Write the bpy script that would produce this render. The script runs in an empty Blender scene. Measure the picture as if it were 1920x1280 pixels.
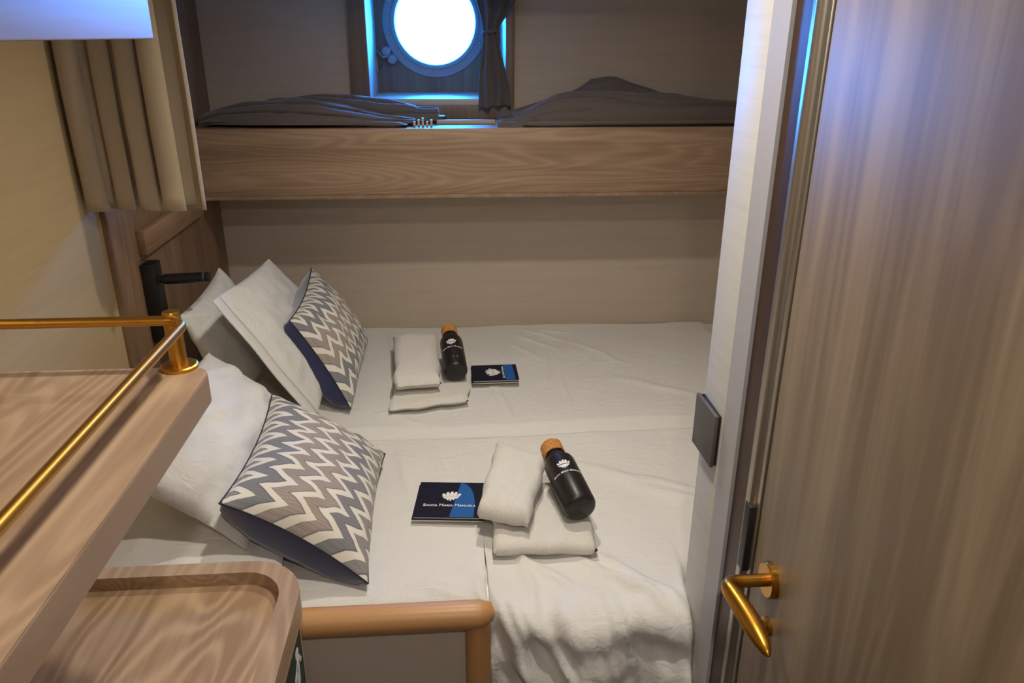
import bpy, bmesh, math, random
from mathutils import Vector, Matrix, noise
PI = math.pi
S = bpy.context.scene
COL = S.collection
# ------------------------------------------------------------------ camera
cd = bpy.data.cameras.new('camera'); cam = bpy.data.objects.new('camera', cd); COL.objects.link(cam)
cd.sensor_width = 36.0; cd.lens = 26.94; cd.clip_start = 0.02
def cam_rot(p, y, r):
    cp, sp, cy, sy = math.cos(p), math.sin(p), math.cos(y), math.sin(y)
    F = Vector((sy*cp, cy*cp, -sp)); ri = Vector((cy, -sy, 0)); dn = F.cross(ri)
    r2 = math.cos(r)*ri + math.sin(r)*dn; d2 = -math.sin(r)*ri + math.cos(r)*dn
    return Matrix((r2, -d2, -F)).transposed()
cam.matrix_world = Matrix.Translation((0, 0, 1.68)) @ cam_rot(math.radians(21.82), math.radians(4.40), math.radians(-0.21)).to_4x4()
S.camera = cam
# ------------------------------------------------------------------ light
w = bpy.data.worlds.new('daylight'); S.world = w; w.use_nodes = True
bg = w.node_tree.nodes['Background']; bg.inputs[0].default_value = (0.022, 0.27, 1.0, 1); bg.inputs[1].default_value = 112.0
WARM = (1.0, 0.905, 0.78)
def lamp(name, loc, power, size, col=WARM, spread=180):
    l = bpy.data.lights.new(name, 'AREA'); l.shape = 'DISK'; l.size = size; l.energy = power; l.color = col
    l.spread = math.radians(spread)
    o = bpy.data.objects.new(name, l); o.location = loc; COL.objects.link(o); return o
lamp('downlight_lamp_entry', (0.09, 0.98, 2.075), 5.8, 0.06, spread=152)
lamp('downlight_lamp_bed', (0.12, 1.81, 2.075), 5.9, 0.06, spread=152)
lamp('downlight_lamp_door', (0.06, -0.20, 2.075), 8.0, 0.06)
_l = bpy.data.lights.new('left_wall_warm_fill', 'AREA'); _l.shape = 'RECTANGLE'; _l.size = 0.02; _l.size_y = 1.1; _l.energy = 0.5; _l.color = (1.0, 0.72, 0.36)  # added warm fill under the cabinet, to yellow the left wall
_o = bpy.data.objects.new('left_wall_warm_fill', _l); _o.location = (-0.825, 0.36, 1.664); COL.objects.link(_o)
pl = bpy.data.lights.new('porthole_portal', 'AREA'); pl.shape = 'SQUARE'; pl.size = 0.36; pl.cycles.is_portal = True
po = bpy.data.objects.new('porthole_portal', pl); po.location = (-0.055, 3.29, 1.723); po.rotation_euler = (-PI/2, 0, 0); COL.objects.link(po)
S.view_settings.view_transform = 'Standard'; S.view_settings.look = 'None'
S.view_settings.exposure = 0.0; S.view_settings.gamma = 1.0; S.view_settings.use_curve_mapping = False

# ------------------------------------------------------------------ materials
def lin(r, g, b):
    f = lambda c: (c/255/12.92) if c/255 <= 0.04045 else ((c/255+0.055)/1.055)**2.4
    return (f(r), f(g), f(b), 1)
class NT:
    def __init__(s, name):
        s.m = bpy.data.materials.new(name); s.m.use_nodes = True; s.t = s.m.node_tree
        s.b = s.t.nodes['Principled BSDF']; s.out = s.t.nodes['Material Output']
    def n(s, typ, props=None, **ins):
        nd = s.t.nodes.new(typ)
        for k, v in (props or {}).items(): setattr(nd, k, v)
        for k, v in ins.items():
            k2 = int(k[1:]) if k[0] == 'i' and k[1:].isdigit() else k.replace('_', ' ')
            s.set(nd.inputs[k2], v)
        return nd
    def set(s, sock, v):
        if hasattr(v, 'bl_idname') and hasattr(v, 'outputs'): v = v.outputs[0]
        if isinstance(v, bpy.types.NodeSocket): s.t.links.new(v, sock)
        else: sock.default_value = v
    def math(s, op, a, b=0.0, c=0.0): return s.n('ShaderNodeMath', {'operation': op}, i0=a, i1=b, i2=c)
    def mixc(s, f, a, b, mode='MIX'):
        nd = s.n('ShaderNodeMix', {'data_type': 'RGBA', 'blend_type': mode})
        s.set(nd.inputs[0], f); s.set(nd.inputs[6], a); s.set(nd.inputs[7], b)
        return nd.outputs[2]
    def ramp(s, f, stops):
        nd = s.n('ShaderNodeValToRGB', Fac=f); e = nd.color_ramp.elements
        while len(e) < len(stops): e.new(0.5)
        for el, (p, c) in zip(e, stops): el.position = p; el.color = c
        return nd
    def coords(s, scale=(1, 1, 1), loc=(0, 0, 0), out='Object'):
        tc = s.n('ShaderNodeTexCoord'); return s.n('ShaderNodeMapping', Vector=tc.outputs[out], Scale=scale, Location=loc)
    def noise(s, vec, scale, detail=4, rough=0.5, dist=0.0):
        return s.n('ShaderNodeTexNoise', Vector=vec, Scale=scale, Detail=detail, Roughness=rough, Distortion=dist)
    def bump(s, h, strength=0.2, dist=0.002):
        bp = s.n('ShaderNodeBump', Strength=strength, Distance=dist, Height=h); s.set(s.b.inputs['Normal'], bp); return bp
    def bsdf(s, **k):
        for kk, v in k.items(): s.set(s.b.inputs[kk.replace('_', ' ')], v)
        return s.m
def plain(name, col, rough=0.6, metal=0.0, **k): return NT(name).bsdf(Base_Color=col, Roughness=rough, Metallic=metal, **k)

def wood(name, axis, light=(178, 147, 113), dark=(120, 91, 66), rough=0.45, rings=26.0, seed=0.0, fig=0.55, spread=6.0, along=0.75):
    t = NT(name)
    sc = [spread]*3; sc['xyz'.index(axis)] = along
    v = t.coords(sc, (seed, seed*0.7, seed*1.3))
    n1 = t.noise(v, 1.0, 2, 0.45, 0.25)
    ring = t.math('SINE', t.math('MULTIPLY', n1, rings*PI))
    ring = t.math('MULTIPLY_ADD', ring, 0.5, 0.5)
    ring = t.math('POWER', ring, 1.6)
    sc2 = [70.0]*3; sc2['xyz'.index(axis)] = 2.2
    v2 = t.coords(sc2, (seed, 0, 0)); fib = t.noise(v2, 1.0, 4, 0.6)
    sc3 = [14.0]*3; sc3['xyz'.index(axis)] = 0.5
    v3 = t.coords(sc3, (0, seed, 0)); band = t.noise(v3, 1.0, 3, 0.5)
    f = t.math('ADD', t.math('MULTIPLY', ring, fig*0.45), t.math('MULTIPLY', fib, 0.55))
    f = t.math('ADD', f, t.math('MULTIPLY', band, 0.75))
    f = t.math('SUBTRACT', f, 0.45)
    mid = tuple((a+b)/2 for a, b in zip(lin(*light), lin(*dark)))
    c = t.ramp(f, [(0.12, lin(*dark)), (0.42, mid), (0.85, lin(*light))])
    t.bump(fib, 0.12, 0.001)
    return t.bsdf(Base_Color=c, Roughness=rough)

def laminate(name, axis, col=(200, 186, 168), rough=0.5):
    t = NT(name); sc = [140.0]*3; sc['xyz'.index(axis)] = 4.0
    v = t.coords(sc); n = t.noise(v, 1.0, 4, 0.65)
    sc2 = [45.0]*3; sc2['xyz'.index(axis)] = 3.0
    n2 = t.noise(t.coords(sc2), 1.0, 2, 0.5, 0.4)
    a = lin(*col); b = tuple(c*0.93 for c in a[:3])+(1,)
    f = t.math('MULTIPLY_ADD', n2, 0.5, t.math('MULTIPLY', n, 0.5))
    t.bump(f, 0.18, 0.001)
    return t.bsdf(Base_Color=t.ramp(f, [(0.38, b), (0.55, a)]), Roughness=rough)

def cloth(name, col, weave=900.0, bump=0.12, rough=0.9, sheen=0.2):
    t = NT(name); v = t.coords(); n = t.noise(v, weave, 2, 0.6)
    a = lin(*col); b = tuple(c*0.9 for c in a[:3])+(1,)
    t.bump(n, bump, 0.0008)
    return t.bsdf(Base_Color=t.mixc(n, b, a), Roughness=rough, Sheen_Weight=sheen)

def creased(name, col):
    t = NT(name); v = t.coords()
    n = t.noise(v, 1200, 2, 0.6); a = lin(*col); b = tuple(c*0.9 for c in a[:3])+(1,)
    c1 = t.noise(t.coords((9, 20, 9)), 1.0, 5, 0.55, 1.2); c2 = t.noise(t.coords((26, 11, 20), (3, 1, 2)), 1.0, 3, 0.5, 0.8)
    h = t.math('ADD', t.math('ABSOLUTE', t.math('SUBTRACT', c1, 0.5)), t.math('MULTIPLY', t.math('ABSOLUTE', t.math('SUBTRACT', c2, 0.5)), 0.6))
    t.bump(t.math('ADD', h, t.math('MULTIPLY', n, 0.01)), 0.42, 0.016)
    return t.bsdf(Base_Color=t.mixc(n, b, a), Roughness=0.85, Sheen_Weight=0.15)

def terry(name, col):
    t = NT(name); v = t.coords()
    n = t.noise(v, 420, 3, 0.7); n2 = t.noise(v, 60, 2, 0.5)
    h = t.math('ADD', n, t.math('MULTIPLY', n2, 0.7))
    t.bump(h, 0.7, 0.004)
    a = lin(*col); b = tuple(c*0.8 for c in a[:3])+(1,)
    return t.bsdf(Base_Color=t.ramp(n, [(0.3, b), (0.6, a)]), Roughness=1.0, Sheen_Weight=0.4)

def chevron():
    t = NT('chevron_weave'); tc = t.n('ShaderNodeTexCoord')
    sp = t.n('ShaderNodeSeparateXYZ', Vector=tc.outputs['UV'])
    u, v = sp.outputs[0], sp.outputs[1]
    tri = t.math('PINGPONG', t.math('MULTIPLY', v, 9.0), 0.5)            # 0..0.5
    p = t.math('ADD', t.math('MULTIPLY', u, 5.0), t.math('MULTIPLY', tri, 1.5))
    fr = t.math('FRACT', p); fl = t.math('FLOOR', p)
    white = t.math('LESS_THAN', fr, 0.38)
    wn = t.n('ShaderNodeTexWhiteNoise', {'noise_dimensions': '1D'}, W=fl)
    n = t.noise(tc.outputs['UV'], 2.6, 1, 0.5)
    tint = t.math('MULTIPLY_ADD', wn, 0.5, t.math('MULTIPLY', n, 0.55))
    grey = t.ramp(tint, [(0.30, lin(132, 132, 136)), (0.50, lin(150, 146, 142)), (0.72, lin(170, 156, 146))])
    line = t.math('SINE', t.math('MULTIPLY', fr, 62.0))
    cross = t.math('SINE', t.math('MULTIPLY', v, 420.0))
    hb = t.math('GREATER_THAN', t.math('ADD', line, t.math('MULTIPLY', cross, 0.7)), 0.35)
    grey2 = t.mixc(t.math('MULTIPLY', hb, 0.42), grey, lin(94, 96, 102))
    edge = t.math('LESS_THAN', t.math('ABSOLUTE', t.math('SUBTRACT', fr, 0.44)), 0.025)
    grey3 = t.mixc(t.math('MULTIPLY', edge, 0.6), grey2, lin(80, 82, 92))
    c = t.mixc(white, grey3, lin(226, 222, 210))
    nn = t.noise(tc.outputs['UV'], 260, 2, 0.6); t.bump(nn, 0.25, 0.001)
    return t.bsdf(Base_Color=c, Roughness=0.9, Sheen_Weight=0.15)

def brass(name, col=(196, 142, 52), rough=0.28):
    t = NT(name); n = t.noise(t.coords((20, 20, 20)), 1.0, 1)
    return t.bsdf(Base_Color=lin(*col), Metallic=1.0, Roughness=t.math('MULTIPLY_ADD', n, 0.04, rough-0.02))

def cork():
    t = NT('cork'); v = t.coords(); n = t.noise(v, 260, 4, 0.7)
    return t.bsdf(Base_Color=t.ramp(n, [(0.32, lin(120, 72, 30)), (0.5, lin(196, 132, 66)), (0.7, lin(214, 158, 92))]), Roughness=0.85)

def glassmat():
    t = NT('porthole_glass'); t.t.nodes.remove(t.b)
    tr = t.n('ShaderNodeBsdfTransparent', Color=(0.95, 0.98, 1, 1)); gl = t.n('ShaderNodeBsdfGlossy', Roughness=0.02)
    fz = t.n('ShaderNodeFresnel', IOR=1.45); mx = t.n('ShaderNodeMixShader', Fac=fz, i1=tr, i2=gl)
    t.t.links.new(mx.outputs[0], t.out.inputs[0]); return t.m

W_FASCIA = wood('oak_fascia', 'x', seed=3.1, spread=9.0, light=(196, 168, 138), dark=(146, 120, 96), rings=36, fig=.38, along=0.9)
W_PANEL = wood('oak_headboard', 'z', seed=1.7, light=(164, 134, 104), dark=(116, 90, 68), fig=0.25)
W_DOOR = wood('oak_door', 'z', seed=5.3, light=(160, 140, 108), dark=(112, 94, 68), rough=0.5, fig=0.2)
W_SHELF = wood('oak_shelf', 'y', seed=8.2, light=(206, 178, 144), dark=(156, 128, 100), fig=0.45, rings=56)
W_EDGE = wood('oak_edge', 'y', seed=2.4, light=(184, 160, 134), dark=(146, 120, 96), fig=0.2)
W_TRAY = wood('oak_tray', 'y', seed=4.6, light=(208, 178, 142), dark=(156, 126, 96), fig=0.6, rings=40, spread=4.5, along=1.1)
W_CAB = wood('oak_cabinet', 'y', seed=6.6, light=(168, 154, 138), dark=(136, 120, 104), rough=0.46, fig=0.2)
W_RAIL = wood('beech_rail', 'x', seed=7.7, light=(210, 164, 112), dark=(184, 136, 86), rough=0.38, fig=0.15)
W_POST = wood('beech_post', 'z', seed=7.2, light=(210, 164, 112), dark=(184, 136, 86), rough=0.38, fig=0.15)
W_NICHE = wood('oak_niche', 'z', seed=9.2, light=(164, 142, 124), dark=(120, 100, 84), fig=0.2)
W_JAMB = wood('dark_jamb', 'z', seed=1.2, light=(86, 62, 44), dark=(52, 36, 26), fig=0.1)
LAM_X = laminate('linen_laminate_back', 'x'); LAM_Y = laminate('linen_laminate_side', 'y')
LAM_L = laminate('linen_laminate_left', 'y', (194, 171, 130))
LAM_P = laminate('linen_laminate_pilaster', 'y', (206, 203, 194))
M_CEIL = plain('ceiling_paint', lin(226, 222, 214), 0.8)
M_FLOOR = cloth('floor_carpet', (84, 78, 74), 300, 0.5)
M_DUVET = creased('white_cotton', (226, 224, 218))
M_PILLOW = creased('white_pillow_cotton', (230, 229, 223))
M_TOWEL = terry('white_terry', (238, 234, 224))
M_CHEV = chevron()
M_NAVY = cloth('navy_velvet', (24, 33, 88), 800, 0.1, 0.7, 0.5)
M_PIPE = cloth('dark_piping', (34, 36, 50))
M_CURT = cloth('sand_curtain', (172, 154, 124), 700, 0.15, 0.75, 0.3)
M_GREY = cloth('taupe_curtain', (102, 92, 87), 700, 0.12, 0.8, 0.3)
M_LEATHER = cloth('taupe_panel', (192, 178, 164), 250, 0.1, 0.5, 0.0)
M_BRASS = brass('brushed_brass', (200, 150, 66), 0.36); M_HANDLE = brass('satin_brass', (190, 138, 52), 0.30)
M_BLACK = plain('black_plastic', lin(24, 23, 23), 0.4); M_SWITCH = plain('anthracite_plastic', lin(86, 82, 78), 0.5)
M_BOTTLE = plain('black_steel', lin(40, 36, 34), 0.36, 0.2); M_PRINT = plain('white_print', lin(235, 235, 232), 0.5)
M_CORK = cork(); M_STEEL = plain('satin_steel', lin(178, 172, 160), 0.32, 0.9); M_SEAL = plain('dark_seal', lin(36, 32, 30), 0.5)
M_BOOK = plain('navy_card', lin(20, 20, 40), 0.6, Specular_IOR_Level=.25); M_BLUE = plain('blue_card', lin(20, 88, 160), 0.6); M_PAPER = plain('paper_edge', lin(222, 220, 214), 0.8)
M_PORT = plain('grey_enamel', lin(150, 156, 166), 0.45, 0.2); M_GLASS = glassmat(); M_GREEN = plain('green_sign', lin(34, 58, 40), 0.5)
M_SIGNEDGE = plain('cream_sign_edge', lin(196, 190, 160), 0.6); M_TRACK = plain('curtain_track', lin(190, 176, 160), 0.5)
M_LED = NT('led_lens').bsdf(Base_Color=(1, 1, 1, 1), Emission_Color=(1, 0.86, 0.66, 1), Emission_Strength=4.0)

# ------------------------------------------------------------------ mesh helpers
def BM(): return bmesh.new()
def box(bm, x0, x1, y0, y1, z0, z1, bev=0.0, seg=2, rot=None, about=None):
    r = bmesh.ops.create_cube(bm, size=1.0); vs = r['verts']
    for v in vs: v.co = Vector(((x0+x1)/2+v.co.x*(x1-x0), (y0+y1)/2+v.co.y*(y1-y0), (z0+z1)/2+v.co.z*(z1-z0)))
    if bev > 0:
        es = list({e for v in vs for e in v.link_edges})
        r2 = bmesh.ops.bevel(bm, geom=es, offset=bev, segments=seg, affect='EDGES', profile=0.5)
        vs = list({v for f in r2['faces'] for v in f.verts} | {v for v in vs if v.is_valid})
    if rot is not None:
        c = Vector(about)
        for v in vs: v.co = c + rot @ (v.co-c)
    return bm
def grid(bm, rows, close_u=False, close_v=False, uvf=None):
    """rows: list of lists of points"""
    R = [[bm.verts.new(p) for p in row] for row in rows]; n, m = len(R), len(R[0])
    uvl = bm.loops.layers.uv.verify() if uvf else None
    for i in range(n if close_u else n-1):
        for j in range(m if close_v else m-1):
            ids = [(i, j), ((i+1) % n, j), ((i+1) % n, (j+1) % m), (i, (j+1) % m)]
            try: f = bm.faces.new([R[a][b] for a, b in ids])
            except ValueError: continue
            if uvf:
                for lp, (a, b) in zip(f.loops, ids): lp[uvl].uv = uvf(a/(n-1), b/(m-1))
    return R
def tube(bm, pts, rad, seg=14, cap=True):
    pts = [Vector(p) for p in pts]; n = len(pts); rows = []
    rads = rad if isinstance(rad, (list, tuple)) else [rad]*n
    up = None
    for i, p in enumerate(pts):
        d = (pts[min(i+1, n-1)]-pts[max(i-1, 0)]).normalized()
        if up is None: up = d.orthogonal().normalized()
        up = (up-d*up.dot(d)).normalized(); sd = d.cross(up)
        rr = rads[i]; rx, ry = rr if isinstance(rr, tuple) else (rr, rr)
        rows.append([p+up*math.cos(2*PI*k/seg)*rx+sd*math.sin(2*PI*k/seg)*ry for k in range(seg)])
    R = grid(bm, rows, close_v=True)
    if cap: bm.faces.new(R[0][::-1]); bm.faces.new(R[-1])
    return bm
def lathe(bm, prof, mat=Matrix.Identity(4), seg=32):
    """prof: (r, h) pairs along local Z"""
    rows = [[mat @ Vector((max(r, 1e-5)*math.cos(2*PI*k/seg), max(r, 1e-5)*math.sin(2*PI*k/seg), h)) for k in range(seg)] for r, h in prof]
    R = grid(bm, rows, close_v=True)
    bm.faces.new(R[0][::-1]); bm.faces.new(R[-1]); return bm
def prism(bm, poly, z0, z1, mp=lambda p: p, holes=None):
    """poly outline in 2D (x,y) extruded z0..z1 then mapped"""
    a = [bm.verts.new(mp(Vector((x, y, z0)))) for x, y in poly]; b = [bm.verts.new(mp(Vector((x, y, z1)))) for x, y in poly]
    n = len(poly); bm.faces.new(a[::-1]); bm.faces.new(b)
    for i in range(n): bm.faces.new([a[i], a[(i+1) % n], b[(i+1) % n], b[i]])
    return bm
def ringprism(bm, outer, inner, z0, z1, mp=lambda p: p):
    n = len(outer)
    V = [[bm.verts.new(mp(Vector((x, y, z)))) for x, y in lp] for lp in (outer, inner) for z in (z0, z1)]
    oa, ob, ia, ib = V
    for i in range(n):
        j = (i+1) % n
        bm.faces.new([oa[i], oa[j], ob[j], ob[i]]); bm.faces.new([ia[j], ia[i], ib[i], ib[j]])
        bm.faces.new([ob[i], ob[j], ib[j], ib[i]]); bm.faces.new([oa[j], oa[i], ia[i], ia[j]])
    return bm
def rrect(x0, x1, y0, y1, r, k=8):
    """rounded rect outline; r = radii (x1y1, x0y1, x0y0, x1y0)"""
    out = []
    for (cx, cy, a0), rr in zip(((x1, y1, 0), (x0, y1, 90), (x0, y0, 180), (x1, y0, 270)), r):
        ox = cx-rr if cx == x1 else cx+rr; oy = cy-rr if cy == y1 else cy+rr
        for i in range(k+1):
            a = math.radians(a0+90*i/k); out.append((ox+rr*math.cos(a), oy+rr*math.sin(a)))
    return out
def obj(name, bm, mat, parent=None, origin=None, smooth=30, fix=True):
    if fix: bmesh.ops.recalc_face_normals(bm, faces=bm.faces)
    me = bpy.data.meshes.new(name); 
    if parent is not None:
        og = Vector((0, 0, 0)); p = parent
        while p is not None: og += p.location; p = p.parent
        loc = Vector((0, 0, 0))
    else:
        if origin is None:
            xs = [v.co for v in bm.verts]
            origin = (sum(c.x for c in xs)/len(xs), sum(c.y for c in xs)/len(xs), min(c.z for c in xs))
        og = Vector(origin); loc = og
    bmesh.ops.translate(bm, verts=bm.verts, vec=-og)
    bm.to_mesh(me); bm.free(); me.materials.append(mat)
    if smooth:
        me.shade_smooth(); me.set_sharp_from_angle(angle=math.radians(smooth))
    o = bpy.data.objects.new(name, me); o.location = loc; COL.objects.link(o); o.parent = parent
    return o
def tag(o, label, cat, group=None):
    o['label'] = label; o['category'] = cat
    if group: o['group'] = group
    return o
def thing(name, label, cat, loc, group=None):
    o = bpy.data.objects.new(name, None); o.empty_display_size = 0.05; o.location = loc; COL.objects.link(o)
    return tag(o, label, cat, group)
def struct(name, bm, mat, parent=None, smooth=30):
    o = obj(name, bm, mat, parent, smooth=smooth)
    if parent is None: o['kind'] = 'structure'
    return o
def nz(x, y, z=0.0): return noise.noise(Vector((x, y, z)))
def sst(a, b, x):
    t = min(1, max(0, (x-a)/(b-a))); return t*t*(3-2*t)
def lerp(a, b, t): return a+(b-a)*t

# ------------------------------------------------------------------ room shell
XL = -0.865; YB = 2.856; YU = 2.90; CZ = 2.09; YN = -0.75; XR = 0.45; XA = 1.16
struct('floor', box(BM(), XL-.1, XA+.1, YN-.1, YB+.1, -.05, 0), M_FLOOR)
struct('ceiling', box(BM(), XL-.1, XA+.1, YN-.1, 3.4, CZ, CZ+.05), M_CEIL)
b = BM(); box(b, XL-.1, XL, YN, 3.0, 0, CZ); struct('wall_left', b, LAM_L)
b = BM(); box(b, XL, XA, YB, YB+.10, 0, 1.37); struct('wall_back', b, LAM_X)
NX0, NX1, NZ0, NZ1 = -0.284, 0.195, 1.467, 2.0      # porthole box opening
b = BM(); box(b, XL, NX0-.02, YU, YU+.06, 1.37, CZ); box(b, NX1+.02, XA, YU, YU+.06, 1.37, CZ)
box(b, NX0-.02, NX1+.02, YU, YU+.06, 1.37, NZ0-.02); box(b, NX0-.02, NX1+.02, YU, YU+.06, NZ1+.02, CZ)
struct('wall_back_upper', b, LAM_X)
struct('wall_near', box(BM(), XL, XR+.1, YN-.1, YN, 0, CZ), LAM_X)
b = BM(); box(b, XA, XA+.1, 1.0, 3.0, 0, CZ); struct('wall_right', b, LAM_Y)
# partition between cabin entry and bunk alcove, with its narrow pilaster face
b = BM(); box(b, XR, XR+.05, 1.132, 1.238, 0, CZ, 0.003); struct('wall_partition', b, LAM_P)
b = BM(); box(b, XR+.05, XA, 1.085, 1.20, 0, CZ); struct('wall_alcove_front', b, LAM_X)
b = BM(); prism(b, [(XR, 1.132), (XR+.006, 1.083), (XR+.05, 1.083), (XR+.05, 1.132)], 0, CZ); struct('trim_1', b, plain('lavender_edge', lin(176, 174, 176), 0.5))
b = BM(); box(b, XR+.012, XR+.06, 1.018, 1.082, 0, CZ); struct('trim_2', b, W_JAMB)
# metal door frame with a rounded seal bead
b = BM(); box(b, XR+.004, XR+.06, .962, 1.017, 0, CZ, 0.003)
tube(b, [(XR+.006, .985, 0.0), (XR+.006, .985, CZ)], 0.011, 16)
fr = struct('trim_3', b, M_STEEL)
b = BM(); box(b, XR-.0065, XR+.004, .970, .990, .885, 1.005, .001); obj('strike_plate', b, M_SEAL, fr)
b = BM(); box(b, XR+.03, XR+.05, .945, .962, 0, CZ); struct('trim_4', b, M_SEAL)
# out-of-view soffit, added for the shadow it casts on the upper back wall
b = BM(); box(b, XL, XA, 2.50, 2.56, 1.868, CZ); struct('trim_5', b, W_FASCIA)

# ------------------------------------------------------------------ door with handle
b = BM(); box(b, XR+.003, XR+.043, -.02, .951, .01, CZ-.02, .002)
door = struct('door_1', b, W_DOOR)
b = BM(); box(b, XR+.003, XR+.06, YN, -.03, 0, CZ); struct('wall_right_entry', b, LAM_Y)
HY, HZ = 0.885, 0.937
mx = Matrix.Translation((XR+.003, HY, HZ)) @ Matrix.Rotation(-PI/2, 4, 'Y')
h = obj('handle_rose', lathe(BM(), [(.0, 0), (.027, 0), (.027, .008), (.025, .0105), (.0, .0105)], mx, 40), M_HANDLE, door)
b = BM()
pts = []
for i in range(6): pts.append((XR-.004-.046*i/5, HY, HZ))
for i in range(1, 7):
    a = PI/2*i/6; pts.append((XR-.050-.016*math.sin(a), HY-.016*(1-math.cos(a)), HZ))
for i in range(1, 17):
    t = i/16; pts.append((XR-.066+.012*math.sin(t*PI*.5), HY-.016-.120*t, HZ-.010*t))
rad = [.0095]*6+[(.0100+.0004*i, .0100+.0004*i) for i in range(6)]
for i in range(1, 17):
    t = i/16; r = .0125+.002*math.sin(PI*min(1, t*1.1)); r *= math.sqrt(max(0.02, 1-max(0, (t-.55)/.45)**2.2)); rad.append((r*.9, r))
tube(b, pts, rad, 20)
obj('lever', b, M_HANDLE, door, smooth=60)
mx2 = Matrix.Translation((XR+.003, HY-.012, HZ-.075)) @ Matrix.Rotation(-PI/2, 4, 'Y')
obj('thumb_turn', lathe(BM(), [(0, 0), (.014, 0), (.014, .006), (.009, .008), (.009, .022), (.0075, .024), (0, .024)], mx2, 30), M_HANDLE, door)

# ------------------------------------------------------------------ porthole window box
YW = 3.20
b = BM()
def annulus_panel(bm, cx, cz, r, x0, x1, z0, z1, y0, y1, n=64):
    mp = lambda p: Vector((p.x, p.z, p.y))
    outer = []; inner = []
    for k in range(n):
        a = 2*PI*k/n; dx, dz = math.cos(a), math.sin(a)
        tx = ((x1 if dx > 0 else x0)-cx)/dx if abs(dx) > 1e-6 else 1e9; tz = ((z1 if dz > 0 else z0)-cz)/dz if abs(dz) > 1e-6 else 1e9
        t = min(tx, tz); outer.append((cx+dx*t, cz+dz*t)); inner.append((cx+dx*r, cz+dz*r))
    ringprism(bm, outer, inner, y0, y1, mp)
PX, PZ, PR = -0.055, 1.723, 0.159
annulus_panel(b, PX, PZ, PR, NX0-.02, NX1+.02, NZ0-.02, NZ1+.02, YW, YW+.10)
win = struct('window_1', b, W_NICHE)
b = BM(); box(b, NX0-.02, NX0, YU-.03, YW, NZ0-.02, NZ1+.02); box(b, NX1, NX1+.02, YU-.03, YW, NZ0-.02, NZ1+.02)
box(b, NX0, NX1, YU-.03, YW, NZ1, NZ1+.02); obj('box_lining', b, plain('pale_lining', lin(206, 200, 190), 0.4), win)
b = BM(); box(b, NX0, NX1, YU-.035, YW, NZ0-.022, NZ0, .002); obj('window_sill', b, plain('sill_laminate', lin(200, 192, 180), 0.4), win)
b = BM(); box(b, NX0-.060, NX0-.001, YU-.034, YU, 1.397, CZ, .002); box(b, NX1+.0, NX1+.03, YU-.034, YU, 1.397, CZ, .002)
box(b, NX0-.004, NX1+.004, YU-.034, YU, 1.397, NZ0-.022, .001); obj('window_frame', b, W_NICHE, win)
mp = Matrix.Translation((PX, YW, PZ)) @ Matrix.Rotation(PI/2, 4, 'X')     # local z -> -Y
b = BM(); prof = [(PR-.004, -.09), (PR-.004, .006), (PR+.003, .012), (PR+.010, .012), (PR+.012, .007), (PR+.040, .006), (PR+.043, .002), (PR+.043, -.001), (PR+.004, -.001), (PR+.004, -.09)]
rows = [[mp @ Vector((r*math.cos(2*PI*k/72), r*math.sin(2*PI*k/72), hh)) for k in range(72)] for r, hh in prof]
grid(b, rows, close_u=True, close_v=True); ring = obj('porthole_ring', b, M_PORT, win)
for k in range(10):
    a = 2*PI*(k+.35)/10; c = mp @ Vector(((PR+.026)*math.cos(a), (PR+.026)*math.sin(a), .006))
    obj('bolt', lathe(BM(), [(0, -.002), (.006, -.002), (.006, .001), (.004, .003), (0, .003)], Matrix.Translation(c) @ Matrix.Rotation(PI/2, 4, 'X'), 10), M_STEEL, ring)
b = BM(); lathe(b, [(0, -.052), (PR-.002, -.052), (PR-.002, -.046), (0, -.046)], mp, 64); obj('glass_pane', b, M_GLASS, win)
# clamp lug with wing nut
cx, cz = -0.247, 1.600
b = BM()
for s in (-1, 1):
    d = Vector((math.cos(math.radians(-52)), 0, math.sin(math.radians(-52))))*s*.018
    lathe(b, [(0, 0), (.019, 0), (.019, .022), (.015, .029), (0, .031)], Matrix.Translation((cx+.012+d.x, YW, cz+d.z+.004)) @ Matrix.Rotation(PI/2, 4, 'X'), 20)
lug = obj('clamp_lug', b, M_PORT, win)
b = BM(); tube(b, [(cx+.016, YW-.018, cz+.004), (cx-.012, YW-.032, cz-.004)], .0055, 10)
q = Vector((cx-.012, YW-.032, cz-.004))
tube(b, [q, q+Vector((-.018, -.004, .026)), q+Vector((-.026, -.004, .012)), q+Vector((-.020, -.004, -.052)), q+Vector((-.004, -.004, -.028))], .0042, 8)
obj('wing_nut', b, M_STEEL, lug)

# ------------------------------------------------------------------ bunk shelf with fascia
SH = thing('bunk_shelf', 'long oak bunk shelf across the back wall under the round porthole', 'shelf', (0.1, 2.7, 1.17))
b = BM(); box(b, XL+.0145, XA-.002, 2.602, 2.628, 1.178, 1.394, .0015); obj('front_board', b, W_FASCIA, SH)
b = BM(); box(b, XL+.0145, XA-.002, 2.596, 2.632, 1.166, 1.178, .001); obj('bottom_edge', b, W_EDGE, SH)
b = BM(); box(b, XL+.0145, XA-.002, 2.628, YB-.001, 1.355, 1.394); box(b, XL+.0145, XA-.002, YB-.001, YU-.001, 1.372, 1.394)
obj('shelf_board', b, W_FASCIA, SH)

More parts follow.
